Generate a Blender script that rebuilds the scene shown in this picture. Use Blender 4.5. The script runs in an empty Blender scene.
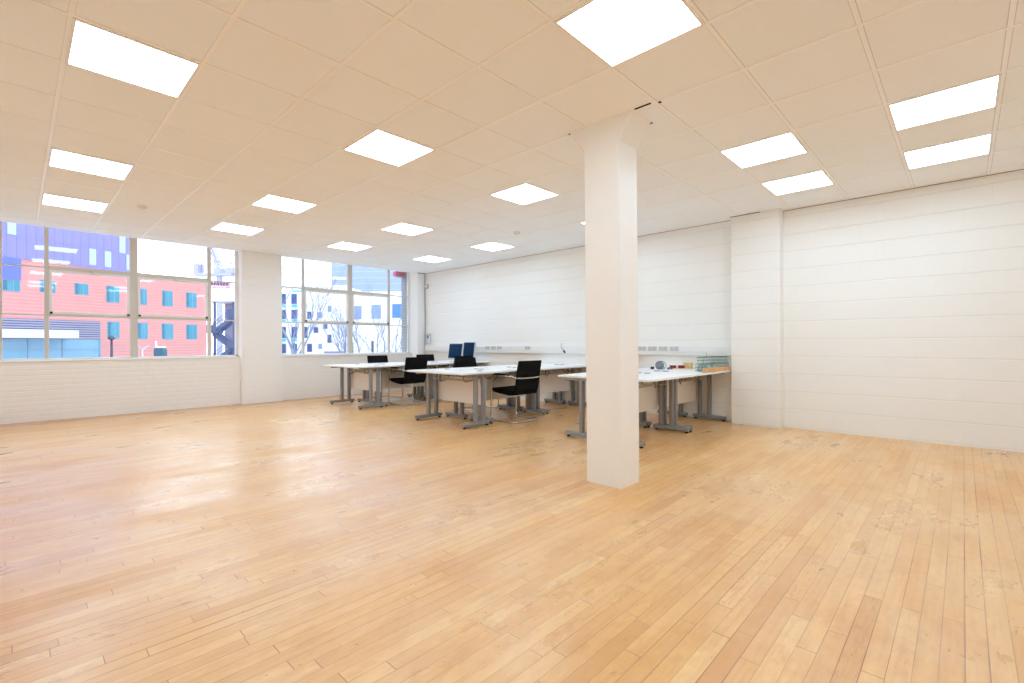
import bpy, bmesh, math, random
from mathutils import Vector, Matrix
random.seed(7)
C = bpy.context.scene.collection
PI = math.pi

# ------------------------------------------------------------------ camera calibration
F_PX, YAW, CY, ROLL, EYE = 472.99, 0.7621, 343.56, -0.0034, 1.1165
CEIL = 2.8612
GX, GY, TILE = 0.2037, 0.4086, 0.6
XR, YW = 7.0, 9.80            # right wall plane, window wall plane
XL, YN = -1.35, -1.75           # unseen walls behind the viewpoint, set close for their bounce on the ceiling
FWD = Vector((math.cos(YAW), math.sin(YAW), 0)); RGT = Vector((math.sin(YAW), -math.cos(YAW), 0)); UP = Vector((0, 0, 1))

def lin(c):
    return tuple(((v / 255) / 12.92 if v / 255 <= 0.04045 else ((v / 255 + 0.055) / 1.055) ** 2.4) for v in c) + (1,)

# ------------------------------------------------------------------ materials
def mat(name, col, rough=0.5, metal=0.0, spec=0.5, bump=None, var=None):
    m = bpy.data.materials.new(name); m.use_nodes = True
    nt = m.node_tree; b = nt.nodes['Principled BSDF']
    c = lin(col) if max(col) > 1 else tuple(col) + (1,)
    b.inputs['Base Color'].default_value = c
    b.inputs['Roughness'].default_value = rough
    b.inputs['Metallic'].default_value = metal
    b.inputs['Specular IOR Level'].default_value = spec
    if bump or var:
        tc = nt.nodes.new('ShaderNodeNewGeometry')
    if bump:
        sc, st = bump
        n = nt.nodes.new('ShaderNodeTexNoise'); n.inputs['Scale'].default_value = sc; n.inputs['Detail'].default_value = 3
        nt.links.new(tc.outputs['Position'], n.inputs['Vector'])
        bp = nt.nodes.new('ShaderNodeBump'); bp.inputs['Strength'].default_value = st; bp.inputs['Distance'].default_value = 0.004
        nt.links.new(n.outputs['Fac'], bp.inputs['Height']); nt.links.new(bp.outputs['Normal'], b.inputs['Normal'])
    if var:
        sc, amt = var
        n = nt.nodes.new('ShaderNodeTexNoise'); n.inputs['Scale'].default_value = sc; n.inputs['Detail'].default_value = 4
        nt.links.new(tc.outputs['Position'], n.inputs['Vector'])
        mx = nt.nodes.new('ShaderNodeMix'); mx.data_type = 'RGBA'
        mx.inputs[6].default_value = tuple(v * (1 - amt) for v in c[:3]) + (1,)
        mx.inputs[7].default_value = tuple(min(1, v * (1 + amt)) for v in c[:3]) + (1,)
        nt.links.new(n.outputs['Fac'], mx.inputs[0]); nt.links.new(mx.outputs[2], b.inputs['Base Color'])
    return m

class NG:
    """small helper for math node chains"""
    def __init__(s, nt): s.nt = nt
    def v(s, sock, val):
        if isinstance(val, (int, float)): sock.default_value = val
        else: s.nt.links.new(val, sock)
    def m(s, op, a, b=None, c=None):
        n = s.nt.nodes.new('ShaderNodeMath'); n.operation = op
        s.v(n.inputs[0], a)
        if b is not None: s.v(n.inputs[1], b)
        if c is not None: s.v(n.inputs[2], c)
        return n.outputs[0]
    def vec(s, x, y, z=0.0):
        n = s.nt.nodes.new('ShaderNodeCombineXYZ'); s.v(n.inputs[0], x); s.v(n.inputs[1], y); s.v(n.inputs[2], z); return n.outputs[0]
    def noise(s, vec, scale, detail=3, rough=0.5):
        n = s.nt.nodes.new('ShaderNodeTexNoise'); n.inputs['Scale'].default_value = scale; n.inputs['Detail'].default_value = detail
        n.inputs['Roughness'].default_value = rough
        s.nt.links.new(vec, n.inputs['Vector']); return n.outputs['Fac']
    def white(s, vec):
        n = s.nt.nodes.new('ShaderNodeTexWhiteNoise'); n.noise_dimensions = '3D'; s.nt.links.new(vec, n.inputs['Vector']); return n
    def ramp(s, fac, stops):
        n = s.nt.nodes.new('ShaderNodeValToRGB'); e = n.color_ramp.elements
        while len(e) < len(stops): e.new(0.5)
        for k, (p, c) in enumerate(stops): e[k].position = p; e[k].color = c
        s.nt.links.new(fac, n.inputs[0]); return n.outputs[0]
    def mix(s, fac, a, b, blend='MIX'):
        n = s.nt.nodes.new('ShaderNodeMix'); n.data_type = 'RGBA'; n.blend_type = blend
        s.v(n.inputs[0], fac)
        for k, x in ((6, a), (7, b)):
            if isinstance(x, tuple): n.inputs[k].default_value = x
            else: s.nt.links.new(x, n.inputs[k])
        return n.outputs[2]
    def mr(s, val, a, b, c, d):
        n = s.nt.nodes.new('ShaderNodeMapRange'); s.v(n.inputs[0], val)
        for k, x in enumerate((a, b, c, d)): n.inputs[1 + k].default_value = x
        return n.outputs[0]

def pos_xyz(nt):
    g = nt.nodes.new('ShaderNodeNewGeometry'); sp = nt.nodes.new('ShaderNodeSeparateXYZ')
    nt.links.new(g.outputs['Position'], sp.inputs[0]); return g.outputs['Position'], sp.outputs[0], sp.outputs[1], sp.outputs[2]

def floor_material():
    m = bpy.data.materials.new('maple strip floor'); m.use_nodes = True; nt = m.node_tree; b = nt.nodes['Principled BSDF']
    g = NG(nt); P, x, y, z = pos_xyz(nt)
    W = 0.064
    ry = g.m('DIVIDE', y, W); row = g.m('FLOOR', ry); fy = g.m('FRACT', ry)
    wr = g.white(g.vec(row, 3.1, 7.7))
    L = g.m('MULTIPLY_ADD', wr.outputs['Value'], 0.55, 0.55)
    off = g.m('MULTIPLY', g.white(g.vec(row, 11.3, 1.7)).outputs['Value'], 5.0)
    rx = g.m('DIVIDE', g.m('ADD', x, off), L); col = g.m('FLOOR', rx); fx = g.m('FRACT', rx)
    wp = g.white(g.vec(row, col, 0.5)).outputs['Value']
    wq = g.white(g.vec(row, col, 9.5)).outputs['Value']
    # board tone
    base = g.ramp(wp, [(0.0, lin((222, 162, 92))), (0.12, lin((230, 174, 104))), (0.55, lin((236, 184, 114))), (0.88, lin((240, 191, 123))), (1.0, lin((244, 202, 138)))])
    # grain stretched along the board
    gv = g.vec(g.m('ADD', g.m('MULTIPLY', x, 2.2), g.m('MULTIPLY', wq, 37.0)), g.m('MULTIPLY', y, 38.0), wq)
    gr = g.noise(gv, 1.0, 5, 0.6)
    base = g.mix(g.mr(gr, 0.46, 0.78, 0.0, 0.6), base, lin((212, 146, 78)))
    # rare dark flame figure
    fv = g.vec(g.m('ADD', g.m('MULTIPLY', x, 4.0), g.m('MULTIPLY', wp, 91.0)), g.m('MULTIPLY', y, 30.0), wp)
    fl = g.noise(fv, 1.0, 2, 0.5)
    flm = g.m('MULTIPLY', g.mr(g.m('ABSOLUTE', g.m('SUBTRACT', fl, 0.52)), 0.0, 0.02, 1.0, 0.0), g.m('GREATER_THAN', wq, 0.94))
    base = g.mix(g.m('MULTIPLY', flm, 0.5), base, lin((190, 112, 54)))
    # broad worn / faded areas
    worn = g.noise(P, 0.45, 4, 0.6)
    base = g.mix(g.mr(worn, 0.42, 0.7, 0.0, 0.35), base, lin((244, 206, 152)))
    blot = g.noise(P, 2.3, 4, 0.6)
    base = g.mix(g.mr(blot, 0.52, 0.74, 0.0, 0.5), base, lin((210, 142, 74)))
    blot2 = g.noise(g.vec(g.m('MULTIPLY', x, 5.0), g.m('MULTIPLY', y, 11.0), wq), 1.0, 4, 0.65)
    base = g.mix(g.mr(blot2, 0.56, 0.76, 0.0, 0.5), base, lin((206, 138, 76)))
    # strip along the window wall that was never sanded
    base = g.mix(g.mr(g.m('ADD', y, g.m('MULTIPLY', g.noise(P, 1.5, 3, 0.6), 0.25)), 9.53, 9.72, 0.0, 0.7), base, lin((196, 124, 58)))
    mot = g.noise(g.vec(g.m('MULTIPLY', x, 14.0), g.m('MULTIPLY', y, 30.0), wp), 1.0, 4, 0.65)
    base = g.mix(g.mr(mot, 0.35, 0.68, 0.0, 0.30), base, lin((208, 146, 90)))
    # dark specks and nail marks
    sp = g.noise(P, 42.0, 2, 0.5)
    base = g.mix(g.mr(sp, 0.72, 0.77, 0.0, 0.75), base, lin((110, 58, 26)))
    # joints, some open and dark
    gapw = g.m('MULTIPLY_ADD', g.m('POWER', g.white(g.vec(row, 5.5, 2.2)).outputs['Value'], 4.0), 0.035, 0.018)
    ey = g.m('MINIMUM', fy, g.m('SUBTRACT', 1.0, fy))
    ex = g.m('MULTIPLY', g.m('MINIMUM', fx, g.m('SUBTRACT', 1.0, fx)), g.m('DIVIDE', L, W))
    jy = g.m('LESS_THAN', ey, gapw); jx = g.m('LESS_THAN', ex, 0.026)
    wj = g.m('MULTIPLY', jx, g.mr(wp, 0.2, 0.9, 0.35, 0.9))
    seg = g.noise(g.vec(g.m('MULTIPLY', x, 1.1), g.m('MULTIPLY', row, 3.7)), 1.0, 2, 0.5)
    jys = g.m('MULTIPLY', jy, g.mr(seg, 0.45, 0.70, 0.30, 0.95))
    j = g.m('MAXIMUM', jys, wj)
    colr = g.mix(j, base, lin((136, 66, 18)))
    nt.links.new(colr, b.inputs['Base Color'])
    rg = g.mr(g.noise(P, 1.2, 4, 0.6), 0.3, 0.7, 0.34, 0.5)
    nt.links.new(rg, b.inputs['Roughness'])
    b.inputs['Specular IOR Level'].default_value = 0.5
    gl = g.noise(g.vec(g.m('MULTIPLY', x, 0.9), g.m('MULTIPLY', y, 1.9), 3.0), 1.0, 6, 0.68)
    nt.links.new(g.mr(gl, 0.34, 0.56, 0.25, 1.0), b.inputs['Coat Weight']); nt.links.new(g.mr(gl, 0.35, 0.7, 0.36, 0.24), b.inputs['Coat Roughness'])
    bp = nt.nodes.new('ShaderNodeBump'); bp.inputs['Strength'].default_value = 0.35; bp.inputs['Distance'].default_value = 0.002
    hh = g.m('SUBTRACT', g.m('MULTIPLY', wp, 0.4), j)
    nt.links.new(hh, bp.inputs['Height']); nt.links.new(bp.outputs['Normal'], b.inputs['Normal'])
    return m

def masonry_material(name, col, axis, cw, ch, zoff, joint=0.010, strength=0.6, dark=0.06, ripple=0.25, rough=0.55):
    """white painted masonry: joints as relief, running bond along x or y"""
    m = bpy.data.materials.new(name); m.use_nodes = True; nt = m.node_tree; b = nt.nodes['Principled BSDF']
    g = NG(nt); P, x, y, z = pos_xyz(nt)
    a = x if axis == 'x' else (y if axis == 'y' else g.m('ADD', x, y))
    rz = g.m('DIVIDE', g.m('SUBTRACT', z, zoff), ch); row = g.m('FLOOR', rz); fz = g.m('FRACT', rz)
    ra = g.m('ADD', g.m('DIVIDE', a, cw), g.m('MULTIPLY', row, 0.5)); fa = g.m('FRACT', ra)
    ez = g.m('MULTIPLY', g.m('MINIMUM', fz, g.m('SUBTRACT', 1.0, fz)), ch)
    ea = g.m('MULTIPLY', g.m('MINIMUM', fa, g.m('SUBTRACT', 1.0, fa)), cw)
    bed = g.mr(ez, 0.0, joint, 0.0, 1.0)
    perp = g.mr(ea, 0.0, joint * 0.8, 0.78, 1.0)
    h = g.m('MINIMUM', bed, perp)
    n1 = g.noise(P, 9.0, 4, 0.6); n2 = g.noise(P, 90.0, 2, 0.5)
    hh = g.m('ADD', h, g.m('ADD', g.m('MULTIPLY', n1, ripple), g.m('MULTIPLY', n2, ripple * 0.5)))
    bp = nt.nodes.new('ShaderNodeBump'); bp.inputs['Strength'].default_value = strength; bp.inputs['Distance'].default_value = 0.006
    nt.links.new(hh, bp.inputs['Height']); nt.links.new(bp.outputs['Normal'], b.inputs['Normal'])
    c = lin(col); d = (c[0] * (1 - dark * 0.8), c[1] * (1 - dark), c[2] * (1 - dark * 1.5), 1)
    wn = g.white(g.vec(row, g.m('FLOOR', ra), 1.0)).outputs['Value']
    c2 = g.mix(g.m('MULTIPLY', wn, 0.25), c, tuple(v * 0.97 for v in c[:3]) + (1,))
    nt.links.new(g.mix(g.m('SUBTRACT', 1.0, h), c2, d), b.inputs['Base Color'])
    b.inputs['Roughness'].default_value = rough; b.inputs['Specular IOR Level'].default_value = 0.35
    return m

def tile_material():
    m = bpy.data.materials.new('mineral ceiling tile'); m.use_nodes = True; nt = m.node_tree; b = nt.nodes['Principled BSDF']
    g = NG(nt); P, x, y, z = pos_xyz(nt)
    ix = g.m('FLOOR', g.m('DIVIDE', g.m('SUBTRACT', x, GX), TILE)); iy = g.m('FLOOR', g.m('DIVIDE', g.m('SUBTRACT', y, GY), TILE))
    w = g.white(g.vec(ix, iy, 2.0)).outputs['Value']
    n = g.noise(P, 120.0, 3, 0.7)
    c = g.mix(w, lin((248, 251, 254)), lin((250, 253, 255)))
    c = g.mix(g.mr(n, 0.52, 0.72, 0.0, 0.16), c, lin((222, 222, 222)))
    def edge(v, o):
        f = g.m('FRACT', g.m('DIVIDE', g.m('SUBTRACT', v, o), TILE)); return g.m('MULTIPLY', g.m('MINIMUM', f, g.m('SUBTRACT', 1.0, f)), TILE)
    e = g.m('MAXIMUM', g.mr(edge(x, GX), 0.0115, 0.0165, 0.28, 0.0), g.mr(edge(y, GY), 0.0115, 0.0175, 0.55, 0.0))
    c = g.mix(e, c, lin((120, 98, 78)))                       # open joint between tile and bar
    nt.links.new(c, b.inputs['Base Color']); b.inputs['Roughness'].default_value = 0.95; b.inputs['Specular IOR Level'].default_value = 0.1
    bp = nt.nodes.new('ShaderNodeBump'); bp.inputs['Strength'].default_value = 0.25; bp.inputs['Distance'].default_value = 0.002
    nt.links.new(n, bp.inputs['Height']); nt.links.new(bp.outputs['Normal'], b.inputs['Normal'])
    return m

def emit(name, col, s):
    m = bpy.data.materials.new(name); m.use_nodes = True; nt = m.node_tree
    nt.nodes.remove(nt.nodes['Principled BSDF']); e = nt.nodes.new('ShaderNodeEmission')
    e.inputs[0].default_value = col; e.inputs[1].default_value = s
    nt.links.new(e.outputs[0], nt.nodes['Material Output'].inputs[0]); return m

def glass_material():
    m = bpy.data.materials.new('window glass'); m.use_nodes = True; nt = m.node_tree
    nt.nodes.remove(nt.nodes['Principled BSDF'])
    t = nt.nodes.new('ShaderNodeBsdfTransparent'); t.inputs[0].default_value = (0.97, 0.985, 1.0, 1)
    gl = nt.nodes.new('ShaderNodeBsdfGlossy'); gl.inputs['Roughness'].default_value = 0.03
    lw = nt.nodes.new('ShaderNodeLayerWeight'); lw.inputs[0].default_value = 0.5
    g = NG(nt); f = g.m('MULTIPLY_ADD', g.m('POWER', lw.outputs['Facing'], 5.0), 0.95, 0.045)
    mx = nt.nodes.new('ShaderNodeMixShader'); nt.links.new(f, mx.inputs[0]); nt.links.new(t.outputs[0], mx.inputs[1]); nt.links.new(gl.outputs[0], mx.inputs[2])
    nt.links.new(mx.outputs[0], nt.nodes['Material Output'].inputs[0]); return m

LAMP_STRENGTH = 9.7
M = dict(
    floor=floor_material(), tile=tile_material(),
    block_y=masonry_material('painted blockwork', (246, 244, 239), 'y', 0.45, 0.2285, 0.022, joint=0.008, strength=0.55, dark=0.09, ripple=0.3),
    block_x=masonry_material('painted blockwork return', (246, 244, 239), 'x', 0.45, 0.2285, 0.022, joint=0.008, strength=0.55, dark=0.09, ripple=0.3),
    brick_x=masonry_material('painted brick', (249, 247, 244), 'sum', 0.225, 0.075, 0.0, joint=0.012, strength=0.32, dark=0.015, ripple=1.6),
    plaster=mat('white paint', (249, 249, 248), 0.5, bump=(14, 0.25)),
    column=mat('column paint', (250, 248, 244), 0.45, bump=(8, 0.3)),
    gloss_white=mat('white gloss paint', (246, 246, 246), 0.3),
    grid=mat('white tee bar', (254, 254, 254), 0.3),
    dark_gap=mat('dark gap', (40, 34, 30), 0.9), soft_gap=mat('shadow gap', (132, 112, 96), 0.9),
    lamp=emit('lamp diffuser', (0.77, 1.03, 1.25, 1), LAMP_STRENGTH),
    lamp_frame=mat('lamp frame white', (240, 238, 234), 0.4),
    frame=mat('window frame paint', (212, 208, 201), 0.45, bump=(30, 0.15)),
    frame_white=mat('window frame white', (236, 236, 236), 0.45, bump=(30, 0.15)),
    dark_metal=mat('dark ironmongery', (58, 52, 48), 0.45, 0.6),
    glass=glass_material(),
    ext_brick=masonry_material('grey brick reveal', (150, 154, 156), 'sum', 0.225, 0.075, 0.0, joint=0.010, strength=0.8, dark=-0.35, ripple=0.5, rough=0.8),
    top=mat('white laminate', (244, 244, 244), 0.32, bump=(200, 0.02)),
    panel=mat('white melamine panel', (240, 236, 232), 0.4),
    steel=mat('grey powder coated steel', (148, 149, 151), 0.42, 0.25, bump=(160, 0.05)),
    black=mat('black plastic', (24, 24, 26), 0.45),
    wire=mat('wire zinc', (206, 200, 190), 0.4, 0.3),
    fabric=mat('black chair fabric', (15, 14, 16), 0.85, spec=0.2, bump=(400, 0.4)),
    chrome=mat('chrome tube', (210, 210, 212), 0.14, 1.0),
    silver=mat('silver plastic', (206, 208, 212), 0.35, 0.3),
    screen=mat('blue screen', (0, 48, 78), 0.4, spec=0.12, var=(5, 0.25)),
    pvc=mat('white pvc trunking', (238, 237, 234), 0.4),
    pvc_grey=mat('grey socket plate', (206, 203, 199), 0.4),
    socket_dark=mat('socket hole', (96, 94, 92), 0.6),
    plastic_white=mat('white plastic', (235, 236, 236), 0.4),
    lcd=mat('blue display', (62, 128, 196), 0.3),
    cable=mat('dark cable', (60, 58, 58), 0.5),
    cable_mid=mat('grey sheath', (120, 118, 116), 0.5), cable_grey=mat('grey cable', (138, 146, 156), 0.5),
    blue=mat('blue plug', (48, 116, 196), 0.4), red=mat('red plug', (206, 74, 58), 0.4),
    maroon=mat('maroon card', (124, 22, 44), 0.5), tan=mat('tan card', (222, 190, 138), 0.7, var=(30, 0.1)), card=mat('pale card', (232, 216, 168), 0.7, var=(20, 0.1)),
    green_wire=mat('green grey wire', (120, 150, 142), 0.35, 0.3), orange=mat('orange brown block', (226, 176, 118), 0.6, var=(30, 0.15)),
)

# outdoors
def brick_ext(name, col, ch=0.3):
    m = bpy.data.materials.new(name); m.use_nodes = True; nt = m.node_tree; b = nt.nodes['Principled BSDF']
    g = NG(nt); P, x, y, z = pos_xyz(nt)
    f = g.m('FRACT', g.m('DIVIDE', z, ch)); j = g.m('LESS_THAN', f, 0.13)
    n = g.noise(P, 0.7, 4, 0.6); c = lin(col)
    cc = g.mix(g.mr(n, 0.3, 0.7, 0, 0.5), c, tuple(min(1, v * 1.15) for v in c[:3]) + (1,))
    nt.links.new(g.mix(g.m('MULTIPLY', j, 0.30), cc, lin((244, 224, 222))), b.inputs['Base Color']); b.inputs['Roughness'].default_value = 0.85
    return m
M.update(
    red_brick=brick_ext('red terracotta wall', (204, 140, 139)),
    red_edge=mat('red return', (204, 140, 139), 0.85),
    purple=mat('purple cladding', (132, 130, 200), 0.5, var=(0.9, 0.06)), purple_joint=mat('cladding joint', (126, 126, 196), 0.6),
    pale_panel=mat('pale blue panel', (174, 192, 224), 0.4), royal=mat('royal blue panel', (92, 112, 220), 0.4),
    teal_glass=mat('teal window glass', (52, 140, 168), 0.12, var=(0.9, 0.3)), teal_dark=mat('teal blind', (40, 112, 142), 0.4), win_frame=mat('blue grey window frame', (120, 160, 186), 0.5),
    shop_glass=mat('pale teal glazing', (116, 166, 196), 0.15, var=(0.35, 0.15)), slat=mat('grey louvre blade', (160, 160, 188), 0.5), slat_back=mat('louvre backing', (82, 86, 124), 0.7),
    canopy=mat('white canopy', (206, 210, 224), 0.5), lampgrey=mat('dark street pole', (60, 70, 96), 0.5), lamppale=mat('pale street pole', (204, 200, 216), 0.5),
    signal=mat('dark teal casing', (42, 96, 118), 0.5), white_out=mat('white outdoor paint', (246, 248, 252), 0.6),
    steel_dark=mat('blue grey stair steel', (84, 112, 156), 0.5, var=(0.6, 0.2)), crane=mat('lilac grey crane steel', (176, 180, 214), 0.5), hoard=mat('pink hoarding', (226, 150, 178), 0.6), hoard_dark=mat('dark slot', (84, 84, 130), 0.6),
    white_render=mat('white render', (247, 249, 252), 0.7), lilac=mat('lilac cladding', (150, 166, 216), 0.6, var=(0.3, 0.04)), navy=mat('navy window glass', (64, 92, 148), 0.2, var=(1.2, 0.3)), sky_glass=mat('blue window glass', (130, 158, 214), 0.2, var=(0.8, 0.25)), bright_teal=mat('bright teal spandrel', (90, 206, 226), 0.4), blue_glass=mat('deep blue window glass', (60, 124, 196), 0.2, var=(0.9, 0.25)),
    bark=mat('grey blue bark', (128, 140, 166), 0.9, var=(6, 0.2)), ground=mat('pale paving', (190, 190, 192), 0.9, var=(0.5, 0.06)), alarm=mat('red alarm box', (226, 112, 128), 0.45),
    rail=mat('blue railing', (120, 136, 190), 0.5),
)

# ------------------------------------------------------------------ mesh helpers
class MB:
    def __init__(s): s.v = []; s.f = []; s.smooth = []
    def quadbox(s, p):  # 8 corner points: bottom ring 0-3 (ccw from above), top ring 4-7
        o = len(s.v); s.v += [tuple(q) for q in p]
        for q in ((3, 2, 1, 0), (4, 5, 6, 7), (0, 1, 5, 4), (1, 2, 6, 5), (2, 3, 7, 6), (3, 0, 4, 7)):
            s.f.append(tuple(o + k for k in q)); s.smooth.append(False)
        return s
    def box(s, x0, x1, y0, y1, z0, z1):
        return s.quadbox([(x0, y0, z0), (x1, y0, z0), (x1, y1, z0), (x0, y1, z0), (x0, y0, z1), (x1, y0, z1), (x1, y1, z1), (x0, y1, z1)])
    def prism(s, poly, z0, z1):
        n = len(poly); o = len(s.v)
        s.v += [(x, y, z0) for x, y in poly] + [(x, y, z1) for x, y in poly]
        s.f.append(tuple(o + k for k in reversed(range(n)))); s.f.append(tuple(o + n + k for k in range(n))); s.smooth += [False, False]
        for k in range(n):
            s.f.append((o + k, o + (k + 1) % n, o + n + (k + 1) % n, o + n + k)); s.smooth.append(False)
        return s
    def sweep_x(s, prof, x0, x1):  # closed YZ profile extruded along x
        n = len(prof); o = len(s.v)
        s.v += [(x0, y, z) for y, z in prof] + [(x1, y, z) for y, z in prof]
        s.f.append(tuple(o + k for k in range(n))); s.f.append(tuple(o + n + k for k in reversed(range(n)))); s.smooth += [False, False]
        for k in range(n):
            s.f.append((o + k, o + n + k, o + n + (k + 1) % n, o + (k + 1) % n)); s.smooth.append(False)
        return s
    def tube(s, pts, r, seg=8, r1=None, closed=False):
        pts = [Vector(p) for p in pts]; n = len(pts); o = len(s.v)
        r1 = r if r1 is None else r1
        ref = None
        for k, p in enumerate(pts):
            if closed: d = pts[(k + 1) % n] - pts[k - 1]
            else: d = pts[min(k + 1, n - 1)] - pts[max(k - 1, 0)]
            d = d.normalized() if d.length > 1e-9 else Vector((0, 0, 1))
            if ref is None:
                ref = Vector((0, 0, 1)) if abs(d.z) < 0.9 else Vector((1, 0, 0))
                ref = (ref - d * ref.dot(d)).normalized()
            else:
                ref = ref - d * ref.dot(d)
                ref = ref.normalized() if ref.length > 1e-6 else d.orthogonal().normalized()
            b = d.cross(ref); rr = r + (r1 - r) * (k / max(1, n - 1))
            for q in range(seg):
                a = 2 * PI * q / seg; s.v.append(tuple(p + ref * (math.cos(a) * rr) + b * (math.sin(a) * rr)))
        rng = n if closed else n - 1
        for k in range(rng):
            k2 = (k + 1) % n
            for q in range(seg):
                s.f.append((o + k * seg + q, o + k * seg + (q + 1) % seg, o + k2 * seg + (q + 1) % seg, o + k2 * seg + q)); s.smooth.append(True)
        if not closed:
            s.f.append(tuple(o + q for q in reversed(range(seg)))); s.f.append(tuple(o + (n - 1) * seg + q for q in range(seg))); s.smooth += [False, False]
        return s
    def lathe(s, prof, seg=20, cx=0, cy=0):
        o = len(s.v); n = len(prof)
        for r, z in prof:
            for q in range(seg):
                a = 2 * PI * q / seg; s.v.append((cx + r * math.cos(a), cy + r * math.sin(a), z))
        for k in range(n - 1):
            for q in range(seg):
                s.f.append((o + k * seg + q, o + k * seg + (q + 1) % seg, o + (k + 1) * seg + (q + 1) % seg, o + (k + 1) * seg + q)); s.smooth.append(True)
        s.f.append(tuple(o + q for q in reversed(range(seg)))); s.f.append(tuple(o + (n - 1) * seg + q for q in range(seg))); s.smooth += [False, False]
        return s
    def build(s, name, material, parent=None, bevel=0.0, seg=2, loc=None, rot=None):
        me = bpy.data.meshes.new(name); me.from_pydata(s.v, [], s.f); me.validate()
        bm = bmesh.new(); bm.from_mesh(me); bmesh.ops.recalc_face_normals(bm, faces=bm.faces)
        if bevel:
            es = [e for e in bm.edges if len(e.link_faces) == 2 and e.calc_face_angle() > 0.6]
            bmesh.ops.bevel(bm, geom=es, offset=bevel, segments=seg, profile=0.5, affect='EDGES', clamp_overlap=True)
        bm.to_mesh(me); bm.free()
        if not bevel:
            for p, sm in zip(me.polygons, s.smooth): p.use_smooth = sm
        me.materials.append(material)
        o = bpy.data.objects.new(name, me); C.objects.link(o)
        if parent: o.parent = parent
        if loc: o.location = loc
        if rot: o.rotation_euler = rot
        return o

def fillet(pts, r, n=5):
    pts = [Vector(p) for p in pts]; out = [pts[0]]
    for k in range(1, len(pts) - 1):
        a, b, c = pts[k - 1], pts[k], pts[k + 1]
        u = (a - b); v = (c - b); t = min(r, u.length * 0.49, v.length * 0.49)
        p0 = b + u.normalized() * t; p1 = b + v.normalized() * t
        for q in range(n + 1):
            w = q / n; out.append(p0 * (1 - w) ** 2 + b * 2 * w * (1 - w) + p1 * w * w)
    out.append(pts[-1]); return out

def empty(name, loc=(0, 0, 0), rz=0.0):
    o = bpy.data.objects.new(name, None); C.objects.link(o); o.location = loc; o.rotation_euler = (0, 0, rz); o.empty_display_size = 0.2; return o
def tag(o, label=None, cat=None, group=None, kind=None):
    if label: o['label'] = label
    if cat: o['category'] = cat
    if group: o['group'] = group
    if kind: o['kind'] = kind
    return o
def struct(o): o['kind'] = 'structure'; return o
def copy_tree(o, parent=None):
    c = o.copy(); C.objects.link(c)
    if parent: c.parent = parent
    for ch in [q for q in bpy.data.objects if q.parent is o]:
        copy_tree(ch, c)
    return c

# ------------------------------------------------------------------ room shell
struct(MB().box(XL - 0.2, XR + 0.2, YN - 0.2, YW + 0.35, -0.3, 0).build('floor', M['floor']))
struct(MB().box(XL - 0.2, XR + 0.2, YN - 0.2, YW - 0.005, CEIL, CEIL + 0.25).build('ceiling', M['tile']))
struct(MB().box(XR, XR + 0.2, YN - 0.2, YW + 0.35, 0, 3.3).build('wall_right', M['block_y']))
struct(MB().box(XL - 0.2, XL, YN - 0.2, YW + 0.35, 0, 3.3).build('wall_left_unseen', M['plaster']))
struct(MB().box(XL, XR, YN - 0.2, YN, 0, CEIL).build('wall_near_unseen', M['plaster']))
SILL = 0.872
wf = MB()
wf.box(XL, XR, YW, YW + 0.30, 0, SILL)
wf.box(XL, -0.62, YW, YW + 0.30, SILL, 3.0); wf.box(XL, XR, YW, YW + 0.30, 3.0, 3.3)                      # pier left of the first window
struct(wf.build('wall_far', M['brick_x']))
struct(MB().prism([(2.885, YW + 0.29), (2.885, 9.665), (3.60, 9.665), (3.60, YW + 0.29)], 0, 3.0).build('pillar', M['brick_x'], bevel=0.008, seg=2))
struct(MB().prism([(6.69, 9.93), (6.69, 9.88), (6.775, 9.665), (6.999, 9.665), (6.999, YW + 0.29), (6.69, YW + 0.29)], 0, 3.0).build('pillar', M['plaster']))
struct(MB().box(6.825, XR, 1.715, 2.325, 0, CEIL).build('pillar', M['block_y'], bevel=0.006))
# exterior brick reveal beyond the second window
struct(MB().prism([(6.628, 9.93), (6.69, 9.93), (6.69, YW + 0.30), (7.2, YW + 0.30), (7.2, YW + 0.335), (6.628, YW + 0.335)], SILL, 3.0).build('wall_outer', M['ext_brick']))
# window boards
for n_, (a, b) in enumerate(((-0.62, 2.885), (3.60, 6.70))):
    struct(MB().box(a, b, YW - 0.022, 9.90, SILL, SILL + 0.022).build('trim_%d' % (n_ + 1), M['gloss_white'], bevel=0.004))

# column, flared at the head
COLX0, COLX1, COLY0, COLY1 = 3.19, 3.477, 1.895, 2.213
ZF = 2.672
cv = [(COLX0, COLY0), (COLX1, COLY0), (COLX1, COLY1), (COLX0, COLY1)]
cb = bmesh.new()
r0 = [cb.verts.new((x, y, 0)) for x, y in cv]; r1 = [cb.verts.new((x - 0.010, y + 0.010, ZF)) for x, y in cv]
cap = [(COLX0, 1.772), (COLX1, 1.772), (COLX1, 2.356), (COLX0, 2.356)]
r2 = [cb.verts.new((x - 0.011, y + 0.011, CEIL)) for x, y in cap]
for lo, hi in ((r0, r1), (r1, r2)):
    for k in range(4): cb.faces.new((lo[k], lo[(k + 1) % 4], hi[(k + 1) % 4], hi[k]))
cb.faces.new(r0[::-1]); cb.faces.new(r2)
bmesh.ops.recalc_face_normals(cb, faces=cb.faces)
bmesh.ops.bevel(cb, geom=[e for e in cb.edges if abs(e.verts[0].co.z - e.verts[1].co.z) > 0.1], offset=0.010, segments=3, profile=0.5, affect='EDGES')
me = bpy.data.meshes.new('column'); cb.to_mesh(me); cb.free(); me.materials.append(M['column'])
col = bpy.data.objects.new('column', me); C.objects.link(col)
tag(col, 'white painted square column with a flared head standing on the wooden floor', 'column', kind='structure')

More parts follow.
